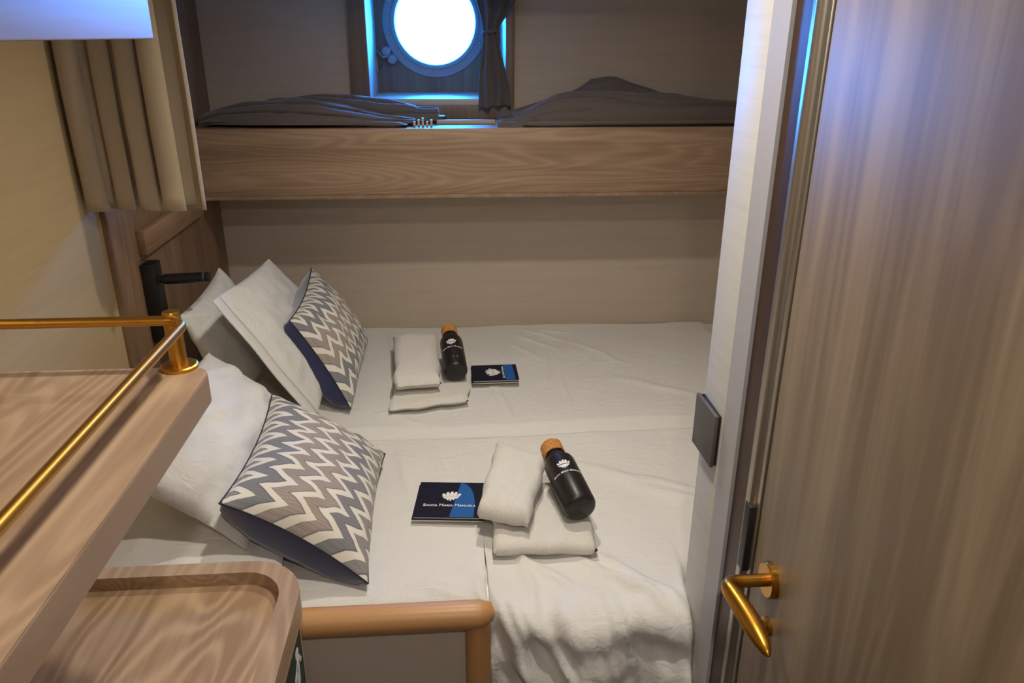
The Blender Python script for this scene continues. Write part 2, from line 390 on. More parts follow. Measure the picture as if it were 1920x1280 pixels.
# ------------------------------------------------------------------ headboard panel and reading lamp
HB = thing('headboard_panel', 'tall brown wood panel on the left wall behind the pillows', 'panel', (XL, 2.39, 0.4))
b = BM(); box(b, XL, XL+.014, 1.925, YB-.001, .40, 1.36, .001); box(b, XL, XL+.014, 1.925, 2.594, 1.36, CZ-.001, .001); obj('board', b, W_PANEL, HB)
b = BM(); box(b, XL+.014, XL+.036, 2.08, 2.594, 1.122, 1.188, .002); obj('ledge', b, wood('oak_ledge', 'y', seed=3.9, light=(176, 146, 114), dark=(136, 108, 82), fig=.2), HB)
b = BM(); box(b, XL, XL+.012, 2.634, YU-.002, 1.39, CZ-.001); obj('upper_board', b, W_PANEL, HB)
RL = thing('reading_lamp', 'black stick reading lamp fixed to the headboard above the pillows', 'lamp', (XL+.03, 2.09, .87))
b = BM(); box(b, XL+.0145, XL+.052, 2.062, 2.118, .875, 1.10, .004); obj('wall_bar', b, M_BLACK, RL)
b = BM(); tube(b, [(XL+.050, 2.088, 1.052), (XL+.070, 2.088, 1.052)], .010, 16); obj('joint', b, M_BLACK, RL)
b = BM(); tube(b, [(XL+.066, 2.088, 1.052), (XL+.150, 2.088, 1.055), (XL+.186, 2.088, 1.056)], .0145, 20); hd = obj('lamp_head', b, M_BLACK, RL)
b = BM(); tube(b, [(XL+.172, 2.088, 1.0556), (XL+.176, 2.088, 1.0557)], .0151, 20); obj('trim_ring', b, M_SWITCH, hd)

# ------------------------------------------------------------------ bunk curtain hanging on the left
def curtain_bed():
    b = BM(); n = 150; rows = []
    x0, x1, y = -0.866, -0.605, 1.868
    for j in range(26):
        t = j/25; z = lerp(CZ-.01, 1.296, t); row = []
        for i in range(n+1):
            s = i/n
            amp = .038*(.75+.35*math.sin(s*9.0+1.0))
            ph = s*4.6*2*PI + .35*math.sin(s*9) + .12*t*math.sin(5*s)
            x = lerp(x0, x1, s) + 0.026*math.sin(2*ph+.6)*min(1, s/.06)*min(1, (1-s)/.04+.2)
            yy = y + amp*math.sin(ph) + .010*nz(s*7, t*2.5, 3)
            zz = z + (.006*math.cos(ph) if j == 25 else 0)
            # lower corner swings outwards
            x += .006*t*s
            row.append((x, yy, zz))
        rows.append(row)
    grid(b, rows)
    o = obj('bunk_curtain', b, M_CURT, smooth=80, fix=False)
    md = o.modifiers.new('thickness', 'SOLIDIFY'); md.thickness = .003
    return tag(o, 'sand beige pleated bunk curtain hanging at the left of the bed', 'curtain')
curtain_bed()

# ------------------------------------------------------------------ overhead cabinet, upper shelf with brass rail, tray cabinet
OC = thing('overhead_cabinet', 'wooden overhead cabinet at the top left in front of the beige curtain', 'cabinet', (-.6, .3, 1.676))
b = BM(); box(b, XL+.001, -.345, -.4, .948, 1.676, CZ-.001, .002); obj('body', b, W_CAB, OC)
b = BM(); box(b, -.345, -.330, -.4, .950, 1.674, CZ-.001, .002); obj('front_panel', b, W_CAB, OC)

b = BM(); box(b, XL+.03, XL+.05, -.2, .90, 1.668, 1.6755); obj('added_glow_strip', b, M_LED, OC)  # added glowing strip to go with the warm wall fill
US = thing('wall_shelf', 'light oak wall shelf at the left edged by a brass rail', 'shelf', (-.59, .4, 1.242))
b = BM(); prism(b, rrect(XL+.001, -.316, -.4, .935, (.028, .001, .001, .001), 6), 1.242, 1.278)
obj('board', b, W_EDGE, US)
b = BM(); prism(b, rrect(XL+.001, -.3165, -.4, .9345, (.028, .001, .001, .001), 6), 1.278, 1.2805)
obj('top_surface', b, W_SHELF, US)
b = BM(); zr = 1.347; rc = .030; xr, yr = -.336, .928
pts = [(-.86, yr, zr), (-.6, yr, zr), (xr-rc-.04, yr, zr)]
for i in range(0, 9):
    a = PI/2*i/8; pts.append((xr-rc+rc*math.sin(a), yr-rc+rc*math.cos(a), zr))
pts += [(xr, .7, zr), (xr, .4, zr), (xr, .0, zr), (xr, -.38, zr)]
tube(b, pts, .0064, 16); gr = obj('guard_rail', b, M_BRASS, US, smooth=60)
b = BM(); lathe(b, [(0, 0), (.0105, 0), (.0105, .075), (.0095, .077), (0, .077)], Matrix.Translation((-.357, .945-.012, 1.2805)), 24)
pz = obj('rail_post', b, M_BRASS, US)
b = BM(); lathe(b, [(0, 0), (.023, 0), (.023, .004), (.021, .0055), (0, .0055)], Matrix.Translation((-.357, .945-.012, 1.2805)), 32); obj('flange', b, M_BRASS, pz)

TC = thing('bedside_cabinet', 'low oak cabinet with rimmed tray top and rounded corner beside the bed', 'cabinet', (-.57, .6, 0))
o_ = rrect(XL+.001, -.268, .0, 1.122, (.095, .002, .002, .095), 14); i_ = rrect(XL+.02, -.300, .03, 1.092, (.068, .002, .002, .068), 14)
b = BM(); ringprism(b, o_, i_, .782, .832); bmesh.ops.bevel(b, geom=[e for e in b.edges if e.calc_face_angle(0) > 1.2 and all(v.co.z > .83 for v in e.verts)], offset=.002, segments=2, affect='EDGES')
obj('tray_rim', b, W_SHELF, TC)
b = BM(); prism(b, i_, .785, .806); obj('tray_top', b, W_TRAY, TC)
b = BM(); box(b, XL+.001, -.292, .05, 1.105, .02, .782, .002); obj('body', b, W_EDGE, TC)
# green sign on the cabinet side
SG = thing('safety_sign', 'small green sign with pale running figure on the tray cabinet side', 'sign', (-.29, .95, .55))
b = BM(); box(b, -.2915, -.2890, .86, 1.092, .50, .765); obj('border', b, M_SIGNEDGE, SG)
b = BM(); box(b, -.2890, -.2884, .866, 1.086, .506, .757); face = obj('face', b, M_GREEN, SG)
b = BM(); mpx = lambda p: Vector((-.2884+p.z, p.x, p.y))
def disc(cx, cy, r, n=16): return [(cx+r*math.cos(2*PI*k/n), cy+r*math.sin(2*PI*k/n)) for k in range(n)]
prism(b, disc(1.048, .690, .011), 0, .0006, mpx)
for poly in ([(1.040, .678), (1.056, .676), (1.052, .630), (1.028, .632)], [(1.040, .676), (1.018, .660), (1.012, .640), (1.020, .638), (1.026, .652), (1.040, .660)],
             [(1.028, .632), (1.042, .632), (1.040, .600), (1.056, .572), (1.046, .568), (1.028, .598)], [(1.040, .632), (1.052, .632), (1.030, .600), (1.004, .596), (1.004, .604), (1.024, .608)],
             [(1.052, .676), (1.066, .656), (1.074, .660), (1.058, .682)]):
    prism(b, poly, 0, .0006, mpx)
obj('running_figure', b, M_PAPER, face)

# ------------------------------------------------------------------ light switch
LS = thing('light_switch', 'square anthracite light switch on the narrow white wall by the door', 'switch', (XR, 1.19, .97))
b = BM(); box(b, XR-.009, XR, 1.142, 1.236, .975, 1.072, .002); obj('back_box', b, M_BLACK, LS)
b = BM(); box(b, XR-.016, XR-.009, 1.140, 1.238, .973, 1.074, .002, rot=Matrix.Rotation(math.radians(2.0), 3, 'Z'), about=(XR-.009, 1.238, 1.0)); obj('rocker', b, M_SWITCH, LS)

# ------------------------------------------------------------------ bed
BED = thing('bed', 'double bed with white mattresses and beech guard rail in the alcove', 'bed', (.1, 2.0, 0))
b = BM(); box(b, XL+.002, 1.10, 1.29, YB-.002, .02, .36, .004); obj('base', b, W_EDGE, BED)
b = BM(); box(b, XL+.016, 1.08, 1.275, 1.945, .36, .60, .03, 3); obj('mattress', b, M_PILLOW, BED)
b = BM(); box(b, XL+.016, 1.08, 1.952, YB-.004, .36, .60, .03, 3); obj('mattress', b, M_PILLOW, BED)
b = BM(); RYc = 1.178
pts = [(-.262, RYc, .642)]+[(x, RYc, .642) for x in (-.1, 0.0, .012)]
tube(b, [(-.80, RYc, .642), (-.4, RYc, .642), (0.0, RYc, .642), (.030, RYc, .642), (.045, RYc, .640), (.051, RYc, .634)], [.028, .028, .028, .028, .025, .014], 24)
obj('guard_rail', b, W_RAIL, BED, smooth=60)
b = BM(); tube(b, [(.026, RYc, .02), (.026, RYc, .3), (.026, RYc, .640)], .025, 24); obj('guard_post', b, W_POST, BED, smooth=60)
b = BM(); box(b, -.80, .008, RYc+.002, RYc+.014, .03, .624, .002); obj('guard_panel', b, M_LEATHER, BED)

# duvets
def ridge(x, y, x0, y0, x1, y1, wd, amp):
    dx, dy = x1-x0, y1-y0; L = math.hypot(dx, dy); t = ((x-x0)*dx+(y-y0)*dy)/(L*L); d = ((x-x0)*dy-(y-y0)*dx)/L
    d += .012*nz(t*4, x0*9, y0*7)
    e = math.sin(PI*min(1, max(0, t)))**.6 if 0 < t < 1 else 0
    return amp*e*math.exp(-(d/wd)**2)
random.seed(4)
RN = [(-.02, 1.90, .04, 1.42, .006, .003), (.10, 1.40, .26, 1.22, .012, .007), (.12, 1.42, .15, 1.20, .010, .006), (.20, 1.40, .44, 1.16, .012, .008), (.28, 1.38, .50, 1.10, .013, .009),
      (.30, 1.75, .72, 1.50, .018, .006), (.34, 1.70, .74, 1.42, .02, .006), (-.02, 1.72, .06, 1.50, .008, .005), (.0, 1.80, .07, 1.52, .006, .004), (-.1, 1.93, -.02, 1.60, .01, .004),
      (-.12, 1.30, .0, 1.26, .012, .004), (.30, 1.30, .40, 1.20, .01, .007), (.0, 1.35, .06, 1.22, .01, .005), (-.18, 1.9, -.12, 1.6, .012, .004),(.45, 1.6, .8, 1.45, .02, .005)]
RF = [(.10, 2.35, .13, 1.98, .006, .004), (.12, 2.28, .16, 2.02, .008, .005), (.20, 2.70, .36, 2.55, .010, .005), (.24, 2.76, .40, 2.62, .010, .005), (.18, 2.62, .30, 2.45, .010, .004),
      (.32, 2.50, .28, 2.2, .010, .004), (-.05, 2.30, -.06, 1.98, .004, .002), (.30, 2.74, .44, 2.70, .01, .004), (-.22, 2.55, -.26, 2.75, .010, .004), (.5, 2.3, .8, 2.1, .02, .004), (.35, 2.4, .33, 2.0, .006, .003),
      (-.25, 2.10, -.10, 2.00, .012, .004), (.42, 2.62, .58, 2.40, .012, .004)]
def duvet_z(x, y, ridges):
    z = .016*nz(x*2.3, y*2.6, 1.3)*.5 + .003*nz(x*9, y*9, 2.2)
    for r in ridges: z += 1.5*ridge(x, y, *r)
    return z
def duvet(near):
    b = BM(); nx, ny = 210, 150; rows = []
    x0, x1 = -.47, 1.04
    for i in range(nx+1):
        x = lerp(x0, x1, i/nx); row = []
        for j in range(ny+1):
            t = j/ny
            if near:
                yb = 1.950; fy = 1.222 - .062*sst(.055, .12, x) + .13*sst(.438, .475, x)
                fy -= .014*max(0, nz(x*9, 5.5)) * sst(.08, .14, x)*(1-sst(.4, .44, x))
                zl = .20 if x > .05 else .50
                R = .055; L1 = yb-(fy+R); L2 = R*PI/2; L3 = .62-R-zl; s = t*(L1+L2+L3)
                if s < L1: y = yb-s; z = .625; nrm = (0, 0, 1)
                elif s < L1+L2:
                    a = (s-L1)/R; y = fy+R-R*math.sin(a); z = .625-R+R*math.cos(a); nrm = (0, -math.sin(a), math.cos(a))
                else: y = fy; z = .625-R-(s-L1-L2); nrm = (0, -1, 0)
                zz = duvet_z(x, y, RN)
                dp = sst(L1-.10, L1+L2+.03, s)
                q = x*11+.8*nz(x*4, z*5, 4)+.5*math.sin(z*11)
                rg = 1-2*abs(nz(q, z*2.0, 7)); rg2 = 1-2*abs(nz(q*2.1+5, z*4.5, 2))
                fold = (.042*(rg-.55) + .016*(rg2-.5)) * dp * sst(.02, .12, x)
                fold += .030*nz(x*10, z*12, 9.1)*sst(.64, .56, z)*sst(.36, .46, z)*sst(.02, .1, x)
                if x < .06: fold *= .3
                edge = sst(0, .05, s)
                z -= .028*(1-edge)**2
                p = Vector((x, y, z)) + Vector(nrm)*(zz+fold)
            else:
                y = lerp(1.955, YB-.006, t); e = sst(0, .045, t*.9)*sst(0, .05, (1-t)*.9)
                z = .600+.022*e + duvet_z(x, y, RF)*e
                p = Vector((x, y, z))
            ex = sst(x1, x1-.10, x); p.z -= .05*(1-ex)**2*(1 if p.z > .5 else 0)
            ex0 = sst(x0, x0+.04, x); p.z -= .02*(1-ex0)**2*(1 if p.z > .5 else 0)
            row.append(p)
        rows.append(row)
    grid(b, rows)
    o = obj('duvet', b, M_DUVET, smooth=80)
    md = o.modifiers.new('thickness', 'SOLIDIFY'); md.thickness = .010; md.offset = -1
    return o
tag(duvet(True), 'white duvet on the near half of the bed, crumpled over the front edge', 'duvet', 'duvets on the double bed')
tag(duvet(False), 'white duvet on the far half of the bed against the back wall', 'duvet', 'duvets on the double bed')

# ------------------------------------------------------------------ pillows and cushions
def pillow_half(bm, c, thick, side, n=34, pinch=.07, power=.5, wr=.006, seed=0.0, uv=False, sag=0.0):
    """c = corners (bottom near, bottom far, top far, top near)"""
    bn, bf, tf, tn = [Vector(p) for p in c]
    N = ((bf-bn).cross(tn-bn)).normalized()*side
    rows = []
    wp = lambda t: .5+.5*math.copysign(abs(2*t-1)**.85, 2*t-1)
    for i in range(n+1):
        u = -1+2*i/n; row = []
        u = math.copysign(abs(u)**.85, u)
        for j in range(n+1):
            v = -1+2*j/n; v = math.copysign(abs(v)**.85, v)
            uu = u*(1-pinch*(1-v*v)); vv = v*(1-pinch*(1-u*u))
            a, d = (uu+1)/2, (vv+1)/2
            p = bn.lerp(bf, d).lerp(tn.lerp(tf, d), a)
            hgt = max(0, (1-u*u)*(1-v*v))**power
            rim = 1-max(abs(u), abs(v))
            wv = wr*(nz(u*2.6+seed, v*2.6, side)*1.6 + nz(u*6+seed, v*6, 2+side)*.8)*min(1, rim*6)
            cr = wr*.9*math.sin((math.atan2(v, u))*9+seed+3*nz(u*2, v*2, seed))*math.exp(-((abs(abs(u)-abs(v)))*2.0))*min(1, rim*5)*max(abs(u), abs(v))**2
            row.append(p + N*(thick*hgt + wv + cr))
        rows.append(row)
    grid(bm, rows, uvf=(lambda a, b2: (wp(a), wp(b2))) if uv else None)
def pillow(label, c, tf_, tb, seed, **k):
    b = BM(); pillow_half(b, c, tf_, 1, seed=seed, **k); pillow_half(b, c, tb, -1, seed=seed, **k)
    bmesh.ops.remove_doubles(b, verts=b.verts, dist=.0004)
    o = obj('pillow', b, M_PILLOW, smooth=80); return tag(o, label, 'pillow', 'white pillows at the head of the bed')
def norm_of(c):
    bn, bf, tf, tn = [Vector(p) for p in c]; return ((bf-bn).cross(tn-bn)).normalized()
# near half: flat pillow underneath, leaning pillow on top
pillow('white pillow lying flat at the near left corner under a leaning pillow', [(-.36, 1.235, .665), (-.38, 1.90, .665), (-.83, 1.90, .675), (-.85, 1.18, .675)], .05, .045, 2.0)
PC = [(-.440, 1.33, .700), (-.43, 1.93, .690), (-.640, 1.88, .915), (-.715, 1.30, .945)]
o = pillow('plump white pillow leaning behind the near chevron cushion', PC, .085, .06, 5.0, wr=.009)
# far half
pillow('white pillow standing against the headboard below the reading lamp', [(-.64, 2.02, .66), (-.62, 2.55, .66), (-.755, 2.43, .985), (-.765, 2.06, .955)], .06, .05, 8.0)
PB = [(-.410, 2.02, .655), (-.415, 2.62, .660), (-.610, 2.49, .995), (-.618, 1.945, 1.045)]
o = pillow('white flanged pillow leaning behind the far chevron cushion', PB, .035, .055, 11.0, pinch=.03)
# stitched flange seam along the pillow's near edge
b = BM()
N = norm_of(PB); bn, bf, tf, tn = [Vector(p) for p in PB]
rows = []
for i in range(25):
    a = i/24; p0 = bn.lerp(tn, a); p1 = bf.lerp(tf, a); row = []
    for j in range(4):
        d = -.10+.10*j/3; row.append(p0.lerp(p1, d)+N*(.0015*math.sin(i*.5)+.003))
    rows.append(row)
grid(b, rows); fl = obj('flange', b, M_PILLOW, o, smooth=80); fl.modifiers.new('thickness', 'SOLIDIFY').thickness = .004

def cushion(label, c, tf_, tb, seed):
    cc = [Vector(p) for p in c]; ctr = sum(cc, Vector())/4
    r = thing('cushion', label, 'cushion', (ctr.x, ctr.y, min(p.z for p in cc)), 'chevron cushions on the bed')
    b = BM(); pillow_half(b, c, tf_, 1, seed=seed, uv=True, pinch=.10, power=.45, wr=.006); obj('front_cover', b, M_CHEV, r, smooth=80)
    b = BM(); pillow_half(b, c, tb, -1, seed=seed, pinch=.10, power=.36, wr=.005); obj('back_cover', b, M_NAVY, r, smooth=80)
    # dark zip edge piping round the rim
    n = 34; bn, bf, tf, tn = cc; pts = []
    def P(u, v):
        uu = u*(1-.10*(1-v*v)); vv = v*(1-.10*(1-u*u)); return bn.lerp(bf, (vv+1)/2).lerp(tn.lerp(tf, (vv+1)/2), (uu+1)/2)
    for k in range(n): pts.append(P(-1+2*k/n, -1))
    for k in range(n): pts.append(P(1, -1+2*k/n))
    for k in range(n): pts.append(P(1-2*k/n, 1))
    for k in range(n+1): pts.append(P(-1, 1-2*k/n))
    b = BM(); tube(b, pts, .0022, 6); obj('piping', b, M_PIPE, r, smooth=80)
    return r
cushion('grey and cream chevron cushion with navy back, nearest on the bed', [(-.193, 1.279, .645), (-.195, 1.765, .665), (-.468, 1.78, .838), (-.462, 1.285, .845)], .080, .135, 1.0)
cushion('grey and cream chevron cushion with navy back near the back wall', [(-.323, 2.082, .640), (-.322, 2.575, .660), (-.482, 2.52, .952), (-.478, 2.10, .918)], .070, .135, 4.0)

# ------------------------------------------------------------------ towels
def soft_slab(bm, quad, z0, thick, n=26, rnd=.35, seed=0.0, wob=.004, lift=(0, 0, 0, 0)):
    """quad: 4 xy corners (near left, near right, far right, far left)"""
    q = [Vector((x, y, 0)) for x, y in quad]; top = []; bot = []
    for i in range(n+1):
        u = i/n; rt = []; rb = []
        for j in range(n+1):
            v = j/n
            p = q[0].lerp(q[1], u).lerp(q[3].lerp(q[2], u), v)
            lz = lerp(lerp(lift[0], lift[1], u), lerp(lift[3], lift[2], u), v)
            eu = min(u, 1-u)*2; ev = min(v, 1-v)*2
            e = min(1, min(eu, ev)/rnd); prof = math.sqrt(max(0, 1-(1-e)**2))
            w_ = wob*nz(u*3+seed, v*3, 1)+wob*.6*nz(u*8+seed, v*8, 4)
            p2 = p + Vector((wob*2*nz(v*4, seed, 1), wob*2*nz(u*4, seed, 2), 0))
            rt.append(p2+Vector((0, 0, z0+lz+thick*.5+(thick*.5+w_)*prof))); rb.append(p2+Vector((0, 0, z0+lz+thick*.5-thick*.5*prof)))
        top.append(rt); bot.append(rb)
    grid(bm, top); grid(bm, bot); bmesh.ops.remove_doubles(bm, verts=bm.verts, dist=.0003)
def flat_towel(label, quad, z0, layers, th, seed):
    ctr = (sum(p[0] for p in quad)/4, sum(p[1] for p in quad)/4, z0)
    r = thing('hand_towel', label, 'towel', ctr, 'folded towels on the bed')
    for k in range(layers):
        b = BM(); soft_slab(b, quad, z0+k*th*.98, th, seed=seed+k, rnd=.14, wob=.004); obj('folded_layer', b, M_TOWEL, r, smooth=70)
    return r
flat_towel('flat folded white towel under the bottle on the near duvet', [(.066, 1.358), (.291, 1.348), (.300, 1.61), (.075, 1.61)], .630, 1, .034, 1.0)
flat_towel('flat folded white towel under the bottle near the back wall', [(-.206, 2.060), (.030, 2.108), (.048, 2.40), (-.200, 2.40)], .628, 1, .026, 6.0)
def fat_towel(label, quad, z0, th, seed, lift):
    b = BM(); soft_slab(b, quad, z0, th, seed=seed, rnd=.42, wob=.006, lift=lift)
    o = obj('bath_towel', b, M_TOWEL, smooth=70); return tag(o, label, 'towel', 'rolled towels on the bed')
fat_towel('thick folded white towel between booklet and bottle on the near duvet', [(.034, 1.435), (.145, 1.385), (.212, 1.63), (.092, 1.725)], .664, .062, 3.0, (0, 0, .01, .01))
fat_towel('thick folded white towel beside the bottle near the back wall', [(-.190, 2.13), (-.050, 2.14), (-.072, 2.53), (-.226, 2.54)], .657, .060, 9.0, (0, 0, .0, .0))

# ------------------------------------------------------------------ emblem, lettering
def emblem_polys(s):
    """white ship-and-reflection emblem, about 2s wide, centred"""
    out = []
    # five full sails over a thin hull line, broken reflection strokes below
    for i in range(5):
        bx = -.66+.36*i; top = (.50, .80, .92, .84, .52)[i]; sk = (-.16, -.06, .04, .12, .22)[i]
        out.append([(bx-.17, .08), (bx+.15, .08), (bx+.20+sk*.6, .08+(top-.08)*.55), (bx+.10+sk, top), (bx-.12+sk, top*.96), (bx-.20+sk*.5, .08+(top-.08)*.45)])
    out.append([(-1.0, .06), (1.02, .06), (.90, -.05), (-.90, -.05)])
    for i in range(5):
        bx = -.62+.34*i; dy = (-.48, -.78, -.90, -.74, -.46)[i]
        out.append([(bx-.16, -.09), (bx+.17, -.09), (bx+.12, dy*.55), (bx+.14-.05*i, dy), (bx-.06-.03*i, dy*.94), (bx-.20, dy*.5)])
    return [[(x*s, y*s) for x, y in p] for p in out]
def emblem(bm, s, mp, th=.0004):
    for p in emblem_polys(s): prism(bm, p, 0, th, mp)
def text_bm(txt, width, mp, th=.0004, caps=.72):
    size = 1.0
    cu = bpy.data.curves.new('lettering', 'FONT'); cu.body = txt; cu.size = size; cu.align_x = 'CENTER'; cu.small_caps_scale = caps; cu.resolution_u = 3; cu.offset = size*.012
    for i, ch in enumerate(txt):
        cu.body_format[i].use_small_caps = True
    o = bpy.data.objects.new('lettering', cu); COL.objects.link(o)
    dg = bpy.context.evaluated_depsgraph_get(); me = bpy.data.meshes.new_from_object(o.evaluated_get(dg))
    b = BM(); b.from_mesh(me); bpy.data.objects.remove(o); bpy.data.meshes.remove(me); bpy.data.curves.remove(cu)
    bmesh.ops.triangulate(b, faces=b.faces)
    r = bmesh.ops.extrude_face_region(b, geom=b.faces[:])
    for v in [g for g in r['geom'] if isinstance(g, bmesh.types.BMVert)]: v.co.z += th
    xs = [v.co.x for v in b.verts]; k = width/(max(xs)-min(xs))
    for v in b.verts: v.co = mp(Vector((v.co.x*k, v.co.y*k, th if v.co.z > th/2 else 0)))
    return b

# ------------------------------------------------------------------ booklets
def booklet(label, centre, ang, wd, dp, pages, mode):
    r = thing('booklet', label, 'booklet', centre, 'navy welcome booklets on the bed')
    C0 = Vector(centre); Rz = Matrix.Rotation(ang, 3, 'Z')
    z = 0
    for k in range(pages):
        b = BM(); box(b, -wd/2, wd/2, -dp/2, dp/2, z, z+.0035); sh = Vector((.003*(pages-1-k)*-1, -.004*(pages-1-k), 0)); rz = Rz
        for v in b.verts: v.co = C0+Rz@(v.co*1.0+sh)
        obj('inner_pages', b, M_PAPER, r)
        b = BM(); box(b, -wd/2-.001, wd/2+.001, -dp/2-.001, dp/2+.001, z+.0035, z+.0048)
        for v in b.verts: v.co = C0+Rz@(v.co+sh)
        cov = obj('cover', b, M_BOOK, r); z += .0050
    zt = z-.0002
    def mp0(p): return C0+Rz@Vector((p.x, p.y, zt+p.z))
    if mode == 'landscape':
        poly = [(.012, -dp/2)]+[(.012+.0105*0+.004*0, dp/2)]
        poly = [(.000, -dp/2), (.056, -dp/2), (.056, -dp*.22)]
        for i in range(9):
            a = i/8*PI/2; poly.append((.016+.040*math.cos(a), -dp*.22+dp*.72*math.sin(a)))
        poly.append((.004, dp/2)) if False else None
        b = BM(); prism(b, poly, -.0001, .0002, mp0); obj('blue_sail', b, M_BLUE, cov)
        b = BM(); emblem(b, .022, lambda p: mp0(Vector((p.x-.004, p.y+.012, p.z+.0003)))); obj('emblem', b, M_PRINT, cov)
        b = text_bm('Santa Maria Manuela', .124, lambda p: mp0(Vector((p.x-.004, p.y-.030, p.z+.0003)))); obj('lettering', b, M_PRINT, cov)
    else:
        b = BM(); prism(b, [(.032, -dp/2), (.064, -dp/2), (.062, dp/2), (.032, dp/2)], -.0001, .0002, mp0); obj('blue_sail', b, M_BLUE, cov)
        rot = lambda p: Vector((-p.y, p.x, p.z))
        b = BM(); emblem(b, .028, lambda p: mp0(rot(p)+Vector((-.006, 0, .0003)))); obj('emblem', b, M_PRINT, cov)
        b = text_bm('Santa Maria Manuela', .095, lambda p: mp0(rot(p)+Vector((.030, 0, .0003)))); obj('lettering', b, M_PRINT, cov)
    return r
booklet('small pile of navy booklets with blue sail left of the near towel', (-.022, 1.565, .640), math.radians(-5.5), .165, .145, 2, 'landscape')
booklet('navy booklet lying right of the bottle near the back wall', (.121, 2.306, .636), math.radians(1), .148, .122, 2, 'turned')

# ------------------------------------------------------------------ bottles
def bottle(label, base, top, roll, mark2):
    B0, T0 = Vector(base), Vector(top); ax = (T0-B0).normalized(); L = (T0-B0).length
    # local frame: z along the bottle, y towards the printed side
    fwd = (Vector((0, 0, 1.68))-B0); fwd = (fwd-ax*fwd.dot(ax)).normalized(); fwd = Matrix.Rotation(roll, 3, ax) @ fwd
    xx = (-fwd).cross(ax).normalized()
    if xx.x < 0: pass
    M4 = Matrix((xx, -fwd, ax)).transposed().to_4x4(); M4.translation = B0
    R = .0375
    r = thing('water_bottle', label, 'bottle', base, 'black water bottles on the bed')
    prof = [(0, 0), (R-.008, 0), (R-.003, .003), (R, .010), (R, L*.66), (R-.002, L*.70), (R-.008, L*.745), (R-.014, L*.775), (R-.0155, L*.80), (R-.0155, L*.845), (0, L*.845)]
    body = obj('body', lathe(BM(), prof, M4, 48), M_BOTTLE, r, smooth=40)
    b = BM(); lathe(b, [(0, L*.825), (R-.0135, L*.825), (R-.0135, L*.835), (0, L*.835)], M4, 40); obj('neck_ring', b, M_BLACK, body)
    b = BM(); lathe(b, [(0, L*.838), (R-.0125, L*.838), (R-.0115, L*.845), (R-.0105, L*.985), (R-.0130, L), (0, L)], M4, 40); obj('cork_cap', b, M_CORK, r)
    def wrap(p, cx, cz):
        a = (p.x+cx)/R; rr = R+.0002+p.z; return M4 @ Vector((rr*math.sin(a), -rr*math.cos(a), p.y+cz))
    b = BM(); emblem(b, .0155, lambda p: wrap(p, 0, L*.505)); obj('emblem', b, M_PRINT, body)
    b = text_bm('Santa Maria Manuela', .072, lambda p: wrap(p, 0, L*.385)); obj('lettering', b, M_PRINT, body)
    if mark2:
        b = BM(); prism(b, [(-.008, -.004), (.008, -.004), (.008, .004), (-.008, .004)], 0, .0003, lambda p: wrap(p, .006, L*.17)); obj('small_mark', b, plain('grey_mark', lin(120, 120, 120), .5), body)
    return r
bottle('black bottle with cork cap lying on the near folded towel', (.264, 1.420, .706), (.222, 1.640, .742), math.radians(14), False)
bottle('black bottle with cork cap on the towels by the back wall', (-.006, 2.207, .692), (-.027, 2.421, .757), math.radians(0), True)

# ------------------------------------------------------------------ cloth on the shelf and the tied window curtain
def pile(bm, xs, prof, seed, nr=5, n=90, m=44, dep=.34):
    """prof(t) -> (y centre, half depth, base z, height)"""
    rows = []
    for i in range(n+1):
        t = i/n; yc, hd, z0, hh = prof(t); x = lerp(xs[0], xs[1], t); row = []
        for j in range(m+1):
            a = PI*j/m; c = math.cos(a); s_ = math.sin(a)
            rid = 1-abs(math.sin(a*nr*.8+seed+1.6*nz(t*2.2, seed, 1)+.7*nz(t*4, a, seed)))
            rr = 1-dep*(rid**2.5)*s_
            row.append((x+.006*nz(t*5, a*2, seed), yc-c*hd*rr, z0+hh*s_**.8*rr+.006*nz(t*7, a*3, seed)*s_))
        row.append((x, yc+hd*.5, z0)); row.append((x, yc-hd*.5, z0))
        rows.append(row)
    R = grid(bm, rows, close_v=True); bm.faces.new(R[0][::-1]); bm.faces.new(R[-1])
ZS = 1.3945
LC = thing('folded_curtain', 'grey folded curtain lying on the shelf left of the porthole', 'curtain', (-.45, 2.73, ZS), 'folded grey curtains on the bunk shelf')
b = BM(); pile(b, (-.83, -.125), lambda t: (2.722-.030*t, (.055+.040*math.sin(PI*min(1, t*1.2))**.7)*(1-.45*sst(.85, 1, t)), ZS+.010*sst(0, .1, t), (.024+.052*math.sin(PI*min(1, max(0, t*.92+.05)))**.8)*(1-.62*sst(.45, 1, t))), 1.0, nr=6, dep=.42)
obj('lower_fold', b, M_GREY, LC, smooth=50)
b = BM(); soft_slab(b, [(-.80, 2.640), (-.150, 2.618), (-.135, 2.720), (-.82, 2.80)], ZS+.001, .014, seed=3, rnd=.12, wob=.003, lift=(.012, 0, 0, .006)); obj('bottom_layer', b, M_GREY, LC, smooth=50)
b = BM(); pile(b, (-.64, -.045), lambda t: (2.808-.03*t, .042+.02*math.sin(PI*t), ZS+.010, .040+.042*math.sin(PI*min(1, t+.12))**.6), 4.0, nr=5, dep=.42)
obj('upper_fold', b, M_GREY, LC, smooth=50)
b = BM()
for k in range(5): box(b, -.128+.014*k, -.120+.014*k, 2.640+.006*(k % 2), 2.662, ZS+.001, ZS+.016+.006*((k*7) % 3), .001)
obj('hook', b, M_TRACK, LC)
RC = thing('folded_curtain', 'grey folded curtain heaped on the shelf right of the porthole', 'curtain', (.6, 2.73, ZS), 'folded grey curtains on the bunk shelf')
def tent(t): return max(0, 1-abs(t-.375)/(.36 if t < .375 else .30))
